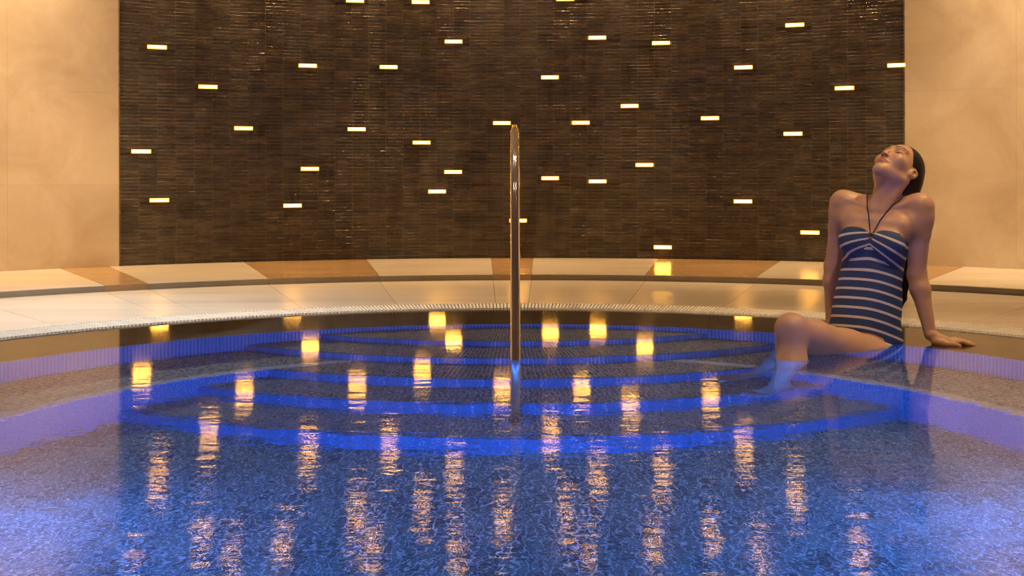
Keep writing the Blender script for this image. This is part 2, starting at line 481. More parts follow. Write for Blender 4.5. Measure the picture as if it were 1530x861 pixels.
for px, py in LAMPS:
    a, z = wall_place(px, py, RS)
    a = max(-SLATE_A + 0.0135, min(SLATE_A - 0.006, a)) if px < 1300 else min(a, SLATE_A - 0.008)
    row = int(round((z - PLINTH) / TH - 0.5)); row = max(0, min(NROW - 1, row))
    z = PLINTH + (row + 0.5) * TH
    lamp_at.append((a, z))
    c0 = (a + SLATE_A - 0.0022) / TW - 0.5
    for c in (math.floor(c0), math.ceil(c0)):
        if abs(c - c0) < 0.98: lamp_cells.add((row, int(c)))

SV, SF, SCOL = [], [], []
cells = []
for row in range(NROW):
    for c in range(NCOL):
        if (row, c) in lamp_cells: continue
        cells.append((min(c, NCOL - 1 - c), row, c))
cells.sort()
single = 0
for e, row, c in cells:
    v = random.randrange(NV); a = -SLATE_A + 0.0022 + (c + 0.5) * TW; z = PLINTH + (row + 0.5) * TH
    if single < 300 and row < 80:
        single += 1
        o = obj('slate_tile', TMESH[v], wb, pol(RS + 0.012, a, z), -a)
    else:
        V, Fc, cc = VAR[v]; b = len(SV); ca, sa = math.cos(-a), math.sin(-a); p = pol(RS + 0.012, a, z)
        SV += [(p.x + x * ca - y * sa, p.y + x * sa + y * ca, p.z + zz) for x, y, zz in V]
        SF += [tuple(i + b for i in f) for f in Fc]; SCOL += [cc] * len(Fc)
o = obj('slate_tiling', tint_mesh('slate_tiling', SV, SF, SCOL), wb); tag(o, kind='stuff')

m_ = MB(); m_.box((-0.074, 0.0, -0.0165), (0.074, 0.012, 0.0165)); LH = m_.mesh('lamp_housing', M['bronze'])
m_ = MB(); m_.box((-0.071, -0.009, -0.0140), (0.071, -0.0005, 0.0140)); LL = m_.mesh('lamp_lens', M['lamp'])
m_ = MB(); m_.box((-0.062, -0.0105, -0.0085), (0.062, -0.0085, 0.0085)); LC = m_.mesh('lamp_core', M['lamp_core'])
SPECIAL = {(774, 330): 'amber slot light in the slate directly behind the handrail', (990, 370): 'lowest amber slot light, just above the tan plinth slab',
 (1341, 95): 'amber slot light cut short by the edge of the marble wall', (750, 184): 'amber slot light beside the top of the handrail',
 (1210, 345): 'low amber slot light in the slate beside the seated person', (211, 227): 'amber slot light close to the marble edge opposite the person'}
for (a, z), pp in zip(lamp_at, LAMPS):
    r = empty('wall_light', pol(RS, a, z), -a)
    if pp in SPECIAL: tag(r, SPECIAL[pp], 'wall light', 'amber slot lights scattered over the slate wall')
    else: tag(r, 'glowing amber slot light set flush in the dark slate wall', 'wall light', 'amber slot lights scattered over the slate wall')
    le = obj('lens', LL, r); obj('core', LC, le); obj('housing', LH, r)
    # small tiles left and right of the lamp close the row
mbx = MB()
for a, z in lamp_at:
    row = int(round((z - PLINTH) / TH - 0.5))
    cs = sorted(c for (rr, c) in lamp_cells if rr == row and abs(-SLATE_A + 0.0022 + (c + 0.5) * TW - a) < TW)
    if not cs: continue
    lo = -SLATE_A + 0.0022 + cs[0] * TW; hi = -SLATE_A + 0.0022 + (cs[-1] + 1) * TW; h = 0.075 / RS
    for x0, x1 in ((lo, a - h), (a + h, hi)):
        if x1 - x0 > 0.002: mbx.ring(RS - 0.004, RS + 0.012, z - TH / 2 + 0.0016, z + TH / 2 - 0.0016, x0 + 0.0002, x1 - 0.0002, 1, 0, CY)
me = tint_mesh('cut_slate_tiling', mbx.v, mbx.f, [(0.6, 0.58, 0.55, 1)] * len(mbx.f)); tag(obj('cut_slate_tiling', me, wb), kind='stuff')

# ceiling with its recessed downlights
m_ = MB(); m_.ring(0.001, RW + 0.25, CEIL, CEIL + 0.1, 0, 2 * math.pi, 96, 0, CY, closed=True)
ce = m_.build('ceiling', M['ceiling']); tag(ce, kind='structure')
m_ = MB(); m_.lathe([(0.040, 0.0), (0.055, -0.004), (0.058, -0.008), (0.052, -0.010), (0.040, -0.006), (0.040, 0.0)], 24); DR = m_.mesh('trim_ring', M['chrome'], True)
m_ = MB(); m_.lathe([(0.0005, -0.003), (0.039, -0.003)], 24); DL = m_.mesh('lens', M['down_lens'])
for x, y in DOWNLIGHTS:
    r = empty('ceiling_downlight', (x, y, CEIL)); tag(r, 'small round recessed downlight in the ceiling', 'downlight', 'recessed ceiling downlights')
    obj('trim_ring', DR, r); obj('lens', DL, r)

# ------------------------------------------------------------------ overflow grate
gr = empty('overflow_grate', (0, 0, 0)); tag(gr, 'white ribbed overflow grate running round the edge of the pool', 'grate')
m_ = MB(); m_.ring(RG + 0.012, RGO - 0.002, -0.30, -0.012, 0, 2 * math.pi, 128, 0, CY, closed=True); m_.build('channel', M['dark_gap'], gr)
m_ = MB(); m_.ring(RG, RG + 0.012, -0.30, 0.0015, 0, 2 * math.pi, 160, 0, CY, closed=True); m_.build('inner_rim', M['grate'], gr)
m_ = MB(); m_.ring(RGO - 0.008, RGO, DECK - 0.03, 0.009, 0, 2 * math.pi, 160, 0, CY, closed=True); m_.build('outer_rim', M['grate'], gr)
NBAR = 1000
m_ = MB(); 
V = [(-0.0060, RG + 0.004, -0.010), (0.0060, RG + 0.004, -0.010), (0.0064, RGO - 0.009, -0.010), (-0.0064, RGO - 0.009, -0.010),
     (-0.0052, RG + 0.005, 0.008), (0.0052, RG + 0.005, 0.008), (0.0054, RGO - 0.010, 0.008), (-0.0054, RGO - 0.010, 0.008)]
BF = [(0,3,2,1),(4,5,6,7),(0,1,5,4),(1,2,6,5),(2,3,7,6),(3,0,4,7)]
BARM = mesh('grate_bar', V, BF, M['grate'])
rest = MB()
for i in range(NBAR):
    a = 2 * math.pi * i / NBAR
    k = min(i, NBAR - i)
    if k < 150 and not (i > 500 and k == 150): obj('grate_bar', BARM, gr, (0, CY, 0), -a)
    else:
        R_ = Matrix.Translation((0, CY, 0)) @ Matrix.Rotation(-a, 4, 'Z'); rest.add([R_ @ Vector(p) for p in V], BF)
tag(rest.build('grate_bars', M['grate'], gr), kind='stuff')

# ------------------------------------------------------------------ pool basin
pool = empty('pool_basin', (0, CY, -6 * RISE)); tag(pool, 'round tiled pool with a ledge, a bench and fan-shaped steps', 'pool', kind='structure')
PZ = 6 * RISE
def pchild(name, mb_, mat, parent=None, smooth=False):
    o = mb_.build(name, mat, parent or pool, smooth)
    if parent is None: o.location = (0, -CY, PZ)
    return o
def arc_tiles(name, cx, cy, r, inward, z0, z1, arcs, parent, step=0.0155, proud=0.0022):
    """stick tiles standing on a curved riser; inward: face looks to the arc's centre"""
    m_ = MB(); gm = MB()
    for a0, a1 in arcs:
        n = max(1, int((a1 - a0) * r / step)); da = (a1 - a0) / n
        s0, s1 = (r - proud, r + 0.004) if inward else (r - 0.004, r + proud)
        for i in range(n):
            w = da / 2 - 0.0019 / r; am = a0 + (i + 0.5) * da
            m_.ring(s0, s1, z0 + 0.001, z1 - 0.001, am - w, am + w, 1, cx, cy)
        g0, g1 = (r, r + 0.006) if inward else (r - 0.006, r)
        gm.ring(g0, g1, z0, z1, a0, a1, max(4, int((a1 - a0) * 40)), cx, cy)
    g = pchild(name, gm, M['riser_grout'], parent)
    tl = m_.build('stick_tiling', M['riser_tile'], g); tag(tl, kind='stuff')
    return g
# ledge just under the water, stone
m_ = MB(); m_.ring(RE + 0.006, RG, -0.9, LEDGE, 0, 2 * math.pi, 160, 0, CY, closed=True); pchild('ledge', m_, M['ledge'])
arc_tiles('ledge_riser', 0, CY, RE, True, -3 * RISE, LEDGE, [(-math.pi, math.pi)], None)
# bench ring: seat and its riser
m_ = MB(); m_.ring(RB + 0.006, RE + 0.006, -0.9, -3 * RISE, 0, 2 * math.pi, 160, 0, CY, closed=True); pchild('bench_seat', m_, M['tread'])
arc_tiles('bench_riser', 0, CY, RB, True, -6 * RISE, -3 * RISE - 0.003, [(-math.pi, math.pi)], None)
m_ = MB()
nn = 700
for i in range(nn):
    a = 2 * math.pi * i / nn; w = math.pi / nn - 0.0005
    m_.ring(RB - 0.002, RB + 0.055, -3 * RISE - 0.004, -3 * RISE + 0.002, a - w, a + w, 1, 0, CY)
tag(pchild('bench_nosing', m_, M['nosing']), kind='stuff')
m_ = MB(); m_.ring(0.001, RB + 0.01, -6 * RISE - 0.08, -6 * RISE, 0, 2 * math.pi, 128, 0, CY, closed=True); pchild('pool_floor', m_, M['floor_mosaic'])
# fan-shaped steps
def lens_arc(rho, Rlim):
    """half angle, seen from (0,SY), of the step front inside the circle Rlim about the pool centre"""
    d = SY - CY
    c = (d * d + rho * rho - Rlim * Rlim) / (2 * d * rho)
    return math.acos(max(-1, min(1, c)))
for k, rho in enumerate(STEP_R):
    lim = RE if k < 2 else RB
    lim += 0.004
    z1 = -(k + 1) * RISE; z0 = z1 - RISE
    h = lens_arc(rho, lim)
    fr = [(rho * math.sin(math.pi + h * (2 * i / 60 - 1)), SY + rho * math.cos(math.pi + h * (2 * i / 60 - 1))) for i in range(61)]
    # back edge: along the pool's own circle
    p1, p0 = fr[-1], fr[0]
    b0 = math.atan2(p1[0], p1[1] - CY); b1 = math.atan2(p0[0], p0[1] - CY)
    bk = [(lim * math.sin(b0 + (b1 - b0) * i / 60), CY + lim * math.cos(b0 + (b1 - b0) * i / 60)) for i in range(1, 60)]
    out = fr + bk; n = len(out)
    V = [(x, y, z0) for x, y in out] + [(x, y, z1) for x, y in out]
    Fc = [tuple(range(n))[::-1], tuple(range(n, 2 * n))] + [(i, (i + 1) % n, n + (i + 1) % n, n + i) for i in range(n)]
    m_ = MB(); m_.add(V, Fc)
    st = pchild('step', m_, M['tread'])
    arc_tiles('step_riser', 0, SY, rho, False, z0, z1 - 0.0005, [(math.pi - h, math.pi + h)], st)
    m2 = MB(); nt = int(2 * h * rho / 0.0155); da = 2 * h / nt
    for i in range(nt):
        am = math.pi - h + (i + 0.5) * da; w = da / 2 - 0.0006
        m2.ring(rho - 0.016, rho + 0.003, z1 - 0.003, z1 + 0.0015, am - w, am + w, 1, 0, SY)
    tag(m2.build('step_nosing', M['riser_tile'], st), kind='stuff')

# water
m_ = MB(); ws = MB(); n = 128; rings = [0.0] + [RG * i / 8 for i in range(1, 9)]
V = [(0, CY, 0)]; Fc = []
for r in rings[1:]:
    for i in range(n):
        a = 2 * math.pi * i / n; V.append((r * math.sin(a), CY + r * math.cos(a), 0))
for i in range(n): Fc.append((0, 1 + (i + 1) % n, 1 + i))
for q in range(len(rings) - 2):
    for i in range(n):
        j = (i + 1) % n; Fc.append((1 + q*n + i, 1 + q*n + j, 1 + (q+1)*n + j, 1 + (q+1)*n + i))
wo = obj('pool_water', mesh('pool_water', V, Fc, M['water'], True)); tag(wo, 'clear rippled water filling the round pool, lit blue from below', 'water')

wo.cycles.is_caustics_caster = True
for o_ in pool.children_recursive: o_.cycles.is_caustics_receiver = True

# underwater lamps in the bench riser on the near side
for a in (-158, -128, -84, 84, 128, 158):
    p = pol(RB - 0.001, D2R(a), -0.62)
    r = empty('underwater_light', p, -D2R(a)); tag(r, 'round blue underwater lamp in the side of the pool bench', 'pool light', 'blue lamps round the pool bench')
    Mx = Matrix.Rotation(math.pi / 2, 4, 'X')
    m_ = MB(); m_.lathe([(0.075, 0.0), (0.085, 0.0), (0.082, 0.012), (0.070, 0.012), (0.066, 0.004)], 28, Mx); m_.build('bezel', M['chrome'], r, True)
    tgt = Vector((p.x * 0.25, 4.75, -0.22)) if abs(a) > 110 else Vector((-p.x * 0.2, 2.6, -0.35))
    q_ = Vector((p.x, p.y, p.z)) + (tgt - p).normalized() * 0.03
    sp_ = spot('pool_lamp_beam', q_, tgt, 50 if abs(a) > 110 else 55, BLUE, 100, 0.9, 0.05)
    m_ = MB(); m_.lathe([(0.0005, 0.010), (0.04, 0.009), (0.066, 0.005)], 28, Mx); m_.build('lens', M['blue_lens'], r)

# ------------------------------------------------------------------ handrail
hr = empty('handrail', (0.011, 3.76, -5 * RISE)); tag(hr, 'polished steel handrail rising from the pool steps', 'handrail')
def bez(p0, p1, p2, n=12):
    p0, p1, p2 = map(Vector, (p0, p1, p2))
    return [p0 * (1-t)**2 + p1 * 2*t*(1-t) + p2 * t*t for t in [i / n for i in range(n + 1)]]
x = 0.011
pts = [Vector((x, 3.76, -5 * RISE + 0.01)), Vector((x, 4.09, 0.0)), Vector((x, 4.26, 0.36))]
pts += bez((x, 4.34, 0.53), (x, 4.48, 0.84), (x, 4.80, 0.862))
pts += [Vector((x, 5.2, 0.868))] + bez((x, 5.75, 0.868), (x, 6.08, 0.868), (x, 6.08, 0.56)) + [Vector((x, 6.08, 0.20)), Vector((x, 6.08, DECK + 0.006))]
org = Vector((0.011, 3.76, -5 * RISE))
m_ = MB(); m_.tube([p - org for p in pts], 0.0185, 24); m_.build('tube', M['rail'], hr, True)
FLP = [(0.0005, 0.012), (0.024, 0.012), (0.044, 0.009), (0.050, 0.004), (0.050, 0.0)]
m_ = MB(); m_.lathe(FLP, 32, Matrix.Translation((0, 0, 0.002))); m_.build('base_flange', M['chrome'], hr, True)
m_ = MB(); m_.lathe([(r_ * 0.6, z_) for r_, z_ in FLP], 32, Matrix.Translation((0, 6.08 - 3.76, DECK + 5 * RISE))); m_.build('base_flange', M['chrome'], hr, True)

# ------------------------------------------------------------------ the seated person (one continuous body grown from rounded limbs)
def V3(*a): return np.array(a, dtype=np.float64)
class Field:
    def __init__(s, lo, hi, h):
        s.lo = np.array(lo, float); s.h = h
        s.n = np.ceil((np.array(hi) - s.lo) / h).astype(int) + 1
        s.g = np.full(s.n, 0.08, dtype=np.float32)
        s.ax = [(s.lo[i] + h * np.arange(s.n[i])).astype(np.float32) for i in range(3)]
    def sub(s, lo, hi):
        i0 = np.clip(np.floor((np.array(lo) - s.lo) / s.h).astype(int), 0, s.n - 1)
        i1 = np.clip(np.ceil((np.array(hi) - s.lo) / s.h).astype(int) + 1, 0, s.n)
        sl = tuple(slice(a, b) for a, b in zip(i0, i1))
        X = s.ax[0][sl[0]][:, None, None]; Y = s.ax[1][sl[1]][None, :, None]; Z = s.ax[2][sl[2]][None, None, :]
        return sl, X, Y, Z
    def apply(s, fn, lo, hi, k, mode='add'):
        sl, X, Y, Z = s.sub(np.array(lo) - k - 0.03, np.array(hi) + k + 0.03)
        if any(q.stop <= q.start for q in sl): return
        d = fn(X, Y, Z).astype(np.float32); a = s.g[sl]
        if mode == 'add':
            if k > 0:
                hh = np.clip(k - np.abs(a - d), 0, None) / k
                s.g[sl] = np.minimum(a, d) - hh * hh * k * 0.25
            else: s.g[sl] = np.minimum(a, d)
        elif mode == 'cut':
            d = -d
            if k > 0:
                hh = np.clip(k - np.abs(a - d), 0, None) / k
                s.g[sl] = np.maximum(a, d) + hh * hh * k * 0.25
            else: s.g[sl] = np.maximum(a, d)
    def cone(s, a, b, ra, rb, k=0.02, mode='add'):
        a = np.array(a, float); b = np.array(b, float); ab = b - a; L2 = max(ab @ ab, 1e-9)
        def fn(X, Y, Z):
            px, py, pz = X - a[0], Y - a[1], Z - a[2]
            t = np.clip((px * ab[0] + py * ab[1] + pz * ab[2]) / L2, 0, 1)
            return np.sqrt((px - t*ab[0])**2 + (py - t*ab[1])**2 + (pz - t*ab[2])**2) - (ra + (rb - ra) * t)
        r = max(ra, rb); s.apply(fn, np.minimum(a, b) - r, np.maximum(a, b) + r, k, mode)
    def chain(s, pts, rads, k=0.02, k0=None):
        for i in range(len(pts) - 1): s.cone(pts[i], pts[i+1], rads[i], rads[i+1], (k0 if (k0 is not None and i == 0) else k))
    def ell(s, c, R, rad, k=0.02, mode='add'):
        """ellipsoid, rows of R are its axes"""
        c = np.array(c, float); R = np.array(R, float); rad = np.array(rad, float)
        def fn(X, Y, Z):
            p = (X - c[0], Y - c[1], Z - c[2])
            q = [(p[0]*R[i][0] + p[1]*R[i][1] + p[2]*R[i][2]) / rad[i] for i in range(3)]
            k0 = np.sqrt(q[0]**2 + q[1]**2 + q[2]**2)
            q2 = [q[i] / rad[i] for i in range(3)]
            k1 = np.sqrt(q2[0]**2 + q2[1]**2 + q2[2]**2) + 1e-6
            return k0 * (k0 - 1) / k1
        e = np.sqrt(((R.T * rad)**2).sum(1)); s.apply(fn, c - e, c + e, k, mode)
    def loft(s, o, R, ts, au, bv, cv, k=0.02):
        """stack of ellipses along R[2]; half widths au along R[0], bv along R[1], centre offset cv along R[1]"""
        o = np.array(o, float); R = np.array(R, float)
        def fn(X, Y, Z):
            p = (X - o[0], Y - o[1], Z - o[2])
            u, v, t = [p[0]*R[i][0] + p[1]*R[i][1] + p[2]*R[i][2] for i in range(3)]
            tc = np.clip(t, ts[0], ts[-1])
            A = np.interp(tc, ts, au); B = np.interp(tc, ts, bv); Cc = np.interp(tc, ts, cv)
            q = np.sqrt((u / A)**2 + ((v - Cc) / B)**2)
            d = (q - 1) * np.minimum(A, B)
            ex = np.abs(t - tc)
            return np.where(ex > 0, np.sqrt(np.maximum(d, 0)**2 + ex**2) + np.minimum(d, 0) * 0, d)
        cs = [o + R[2] * t + R[0] * su * max(au) + R[1] * sv * (max(bv) + 0.03) for t in (ts[0], ts[-1]) for su in (-1, 1) for sv in (-1, 1)]
        s.apply(fn, np.min(cs, 0), np.max(cs, 0), k)
    def surface(s, crop=None):
        """surface nets: smooth quads round the zero level"""
        g = s.g; ins = g < 0; n = np.array(g.shape)
        cnt = np.zeros(n - 1, dtype=np.uint8)
        for dx in (0, 1):
            for dy in (0, 1):
                for dz in (0, 1): cnt += ins[dx:n[0]-1+dx, dy:n[1]-1+dy, dz:n[2]-1+dz]
        act = (cnt > 0) & (cnt < 8); del cnt
        flat = np.flatnonzero(act); ii = np.array(np.unravel_index(flat, act.shape)).T
        acc = np.zeros((len(ii), 3)); num = np.zeros(len(ii))
        cor = [(0,0,0),(1,0,0),(0,1,0),(1,1,0),(0,0,1),(1,0,1),(0,1,1),(1,1,1)]
        val = [g[ii[:,0]+c[0], ii[:,1]+c[1], ii[:,2]+c[2]].astype(np.float64) for c in cor]
        for a in range(8):
            for b in range(a + 1, 8):
                dd = np.array(cor[b]) - np.array(cor[a])
                if np.abs(dd).sum() != 1 or dd.min() < 0: continue
                m = (val[a] < 0) != (val[b] < 0)
                t = val[a][m] / (val[a][m] - val[b][m])
                acc[m] += np.array(cor[a]) + t[:, None] * dd; num[m] += 1
        P = s.lo + s.h * (ii + acc / num[:, None])
        sh = act.shape
        def vid(q): return np.searchsorted(flat, (q[:,0] * sh[1] + q[:,1]) * sh[2] + q[:,2])
        faces = []
        for ax in range(3):
            sl0 = [slice(None)] * 3; sl1 = [slice(None)] * 3; sl0[ax] = slice(0, -1); sl1[ax] = slice(1, None)
            a_ = ins[tuple(sl0)]; b_ = ins[tuple(sl1)]
            e = np.argwhere(a_ != b_); b1, b2 = (ax + 1) % 3, (ax + 2) % 3
            ok = (e[:, b1] > 0) & (e[:, b2] > 0) & (e[:, b1] < n[b1]-1) & (e[:, b2] < n[b2]-1); e = e[ok]
            o1 = np.zeros(3, int); o1[b1] = 1; o2 = np.zeros(3, int); o2[b2] = 1
            q = np.stack([vid(e - o1 - o2), vid(e - o2), vid(e), vid(e - o1)], 1)
            fl_ = ~a_[e[:,0], e[:,1], e[:,2]]
            q[fl_] = q[fl_][:, ::-1]
            faces.append(q)
        return P, np.concatenate(faces)

def np_mesh(name, P, Q, mat, origin, smooth_it=0):
    P = P - np.array(origin)
    if smooth_it:
        e = np.concatenate([Q[:, [0,1]], Q[:, [1,2]], Q[:, [2,3]], Q[:, [3,0]]])
        deg = np.bincount(e.ravel(), minlength=len(P)).astype(float)[:, None]; deg[deg == 0] = 1
        for _ in range(smooth_it):
            for lam in (0.5, -0.52):
                S = np.zeros_like(P)
                for c in range(3):
                    S[:, c] = np.bincount(e[:,0], P[e[:,1], c], len(P)) + np.bincount(e[:,1], P[e[:,0], c], len(P))
                P = P + lam * (S / deg - P)
    me = bpy.data.meshes.new(name)
    me.vertices.add(len(P)); me.vertices.foreach_set('co', P.astype(np.float32).ravel())
    me.loops.add(Q.size); me.loops.foreach_set('vertex_index', Q.astype(np.int32).ravel())
    me.polygons.add(len(Q)); me.polygons.foreach_set('loop_start', np.arange(0, Q.size, 4, dtype=np.int32))
    me.polygons.foreach_set('loop_total', np.full(len(Q), 4, dtype=np.int32))
    me.polygons.foreach_set('use_smooth', np.ones(len(Q), dtype=bool))
    me.materials.append(mat); me.update(calc_edges=True); me.validate()
    return me

def unit(v): v = np.array(v, float); return v / np.linalg.norm(v)

# ---- joints, metres in the room
PEL = V3(1.398, 4.50, 0.070); MSH = V3(1.490, 4.565, 0.535)
TA = unit(MSH - PEL)                              # along the spine
LF = unit(V3(0.87, -0.50, 0.0)); LF = unit(LF - TA * (LF @ TA))      # her left
FW = np.cross(LF, TA); FW = FW if FW[1] < 0 else -FW                 # forwards
def tor(u, v, t): return PEL + LF * u + FW * v + TA * t
TOR = np.array([LF, FW, TA])
SH_L, SH_R = V3(1.618, 4.492, 0.532), V3(1.358, 4.640, 0.542)
EL_L, WR_L = V3(1.612, 4.510, 0.265), V3(1.643, 4.452, 0.038)
EL_R, WR_R = V3(1.330, 4.690, 0.285), V3(1.322, 4.690, 0.038)
HIP_L, HIP_R = tor(0.072, 0.030, -0.125), tor(-0.080, 0.0, -0.125)
KN_L, AN_L, TOE_L = V3(1.020, 4.130, 0.098), V3(0.935, 3.965, -0.335), V3(0.812, 3.848, -0.404)
KN_R, AN_R, TOE_R = V3(1.070, 4.330, 0.025), V3(0.945, 4.230, -0.335), V3(0.735, 4.105, -0.404)
HF = unit(V3(-0.425, -0.341, 0.839)); HU = V3(0.654, 0.524, 0.545); HU = unit(HU - HF * (HF @ HU)); HL = np.cross(HU, HF)
HC = V3(1.552, 4.567, 0.681)
HEAD = np.array([HF, HL, HU])
def hd(f, l, u): return HC + HF * f + HL * l + HU * u

def torso(Fd, grow=0.0):
    ts = [-0.10, -0.05, 0.02, 0.10, 0.18, 0.26, 0.34, 0.41, 0.455, 0.485]
    au = [0.095, 0.118, 0.129, 0.127, 0.115, 0.114, 0.126, 0.130, 0.115, 0.075]
    bv = [0.085, 0.100, 0.108, 0.098, 0.083, 0.086, 0.096, 0.092, 0.070, 0.048]
    cv = [0.000, -0.005, -0.010, -0.004, 0.006, 0.004, 0.000, -0.008, -0.014, -0.018]
    Fd.loft(PEL, TOR, ts, [a + grow for a in au], [b + grow for b in bv], cv, 0.03)
    for s in (1, -1):
        Fd.ell(tor(0.066 * s, 0.082, 0.318), TOR, (0.058 + grow, 0.050 + grow, 0.056 + grow), 0.030)
        Fd.ell(tor(0.064 * s, -0.050, -0.045), TOR, (0.078 + grow, 0.080 + grow, 0.080 + grow), 0.03)
        hip = HIP_L if s > 0 else HIP_R; kn = KN_L if s > 0 else KN_R
        Fd.cone(hip, hip + 0.42 * (kn - hip), 0.064 + grow, 0.066 + grow, 0.025)
def arm(Fd, sh, el, wr, s):
    ub = unit(el - sh)
    Fd.cone(sh, sh + 0.10 * (el - sh), 0.050, 0.050, 0.045)
    Fd.chain([sh, sh + 0.35 * (el - sh), el, el + 0.25 * (wr - el), wr], [0.048, 0.043, 0.034, 0.0365, 0.0225], 0.022)
    # shoulder slope and collar bone
    Fd.cone(tor(0.050 * s, -0.035, 0.485), sh + V3(0, 0, 0.012), 0.042, 0.040, 0.03)
    Fd.cone(tor(0.018 * s, 0.050, 0.455), sh + V3(0, 0, 0.022) + FW * 0.025, 0.0085, 0.013, 0.020)
    Fd.cone(tor(0.09 * s, 0.03, 0.40), sh + V3(0, 0, -0.05), 0.055, 0.040, 0.03)     # front of the armpit
    Fd.cone(tor(0.09 * s, -0.04, 0.38), sh + V3(0, 0, -0.04), 0.060, 0.040, 0.03)
def hand(Fd, wr, fwd, side, z):
    """palm flat on the ledge; fwd: towards the fingertips, side: towards the thumb"""
    fwd = unit(fwd); side = unit(side)
    def p(f, sd, zz): return np.array([wr[0] + fwd[0]*f + side[0]*sd, wr[1] + fwd[1]*f + side[1]*sd, zz])
    zt = z + 0.012
    for sd in (-0.026, -0.009, 0.009, 0.026):
        Fd.cone(wr + V3(0, 0, -0.004) + side * (sd * 0.45), p(0.078, sd, zt + 0.004), 0.0165, 0.0115, 0.012)
    for sd, ln, sp in ((-0.029, 0.062, -0.016), (-0.0105, 0.080, -0.005), (0.0085, 0.088, 0.004), (0.028, 0.078, 0.013)):
        a = p(0.076, sd, zt + 0.004); b = p(0.076 + ln * 0.45, sd + sp * 0.5, zt + 0.008); c = p(0.076 + ln * 0.75, sd + sp * 0.8, zt + 0.001); d = p(0.076 + ln, sd + sp, zt - 0.005)
        Fd.chain([a, b, c, d], [0.0105, 0.0088, 0.0078, 0.0064], 0.005)
    Fd.chain([p(0.012, 0.020, zt + 0.008), p(0.045, 0.046, zt + 0.001), p(0.072, 0.058, zt), p(0.094, 0.063, zt - 0.004)], [0.0165, 0.0125, 0.0100, 0.0072], 0.010)
def leg(Fd, hip, kn, an, toe, s):
    th = kn - hip; sn = an - kn
    Fd.chain([hip, hip + 0.35 * th, hip + 0.75 * th, kn], [0.064, 0.066, 0.062, 0.052], 0.025)
    Fd.ell(kn + 0.012 * unit(th) + V3(0, 0, 0.006), np.eye(3), (0.044, 0.044, 0.046), 0.035)
    back = unit(np.cross(np.cross(unit(sn), unit(th)), unit(sn))) * -1
    cal = kn + 0.30 * sn + back * 0.018
    Fd.chain([kn, cal, kn + 0.62 * sn + back * 0.008, an], [0.051, 0.056, 0.042, 0.031], 0.03)
    fd = unit(V3(toe[0] - an[0], toe[1] - an[1], 0)); sd = np.array([-fd[1], fd[0], 0]) * s
    zs = -0.415
    def p(f, q, zz): return np.array([an[0] + fd[0]*f + sd[0]*q, an[1] + fd[1]*f + sd[1]*q, zz])
    Fd.cone(an, p(-0.032, 0, zs + 0.032), 0.029, 0.029, 0.025)
    Fd.cone(an + V3(0, 0, -0.005), p(0.105, 0.004, zs + 0.024), 0.031, 0.020, 0.025)
    Fd.cone(p(-0.03, 0, zs + 0.025), p(0.11, -0.014, zs + 0.017), 0.026, 0.019, 0.02)
    Fd.cone(p(-0.02, 0, zs + 0.025), p(0.11, 0.018, zs + 0.017), 0.024, 0.018, 0.02)
    ln = math.hypot(toe[0] - an[0], toe[1] - an[1])
    for q, r, dl in ((-0.028, 0.0115, 0.0), (-0.009, 0.0090, 0.003), (0.008, 0.0085, -0.004), (0.023, 0.0080, -0.012), (0.037, 0.0075, -0.024)):
        Fd.chain([p(0.105, q * 0.9, zs + 0.018), p(ln - 0.012 + dl, q * 1.12, zs + 0.016), p(ln + dl, q * 1.15, zs + 0.010)], [r + 0.002, r, r * 0.9], 0.006)
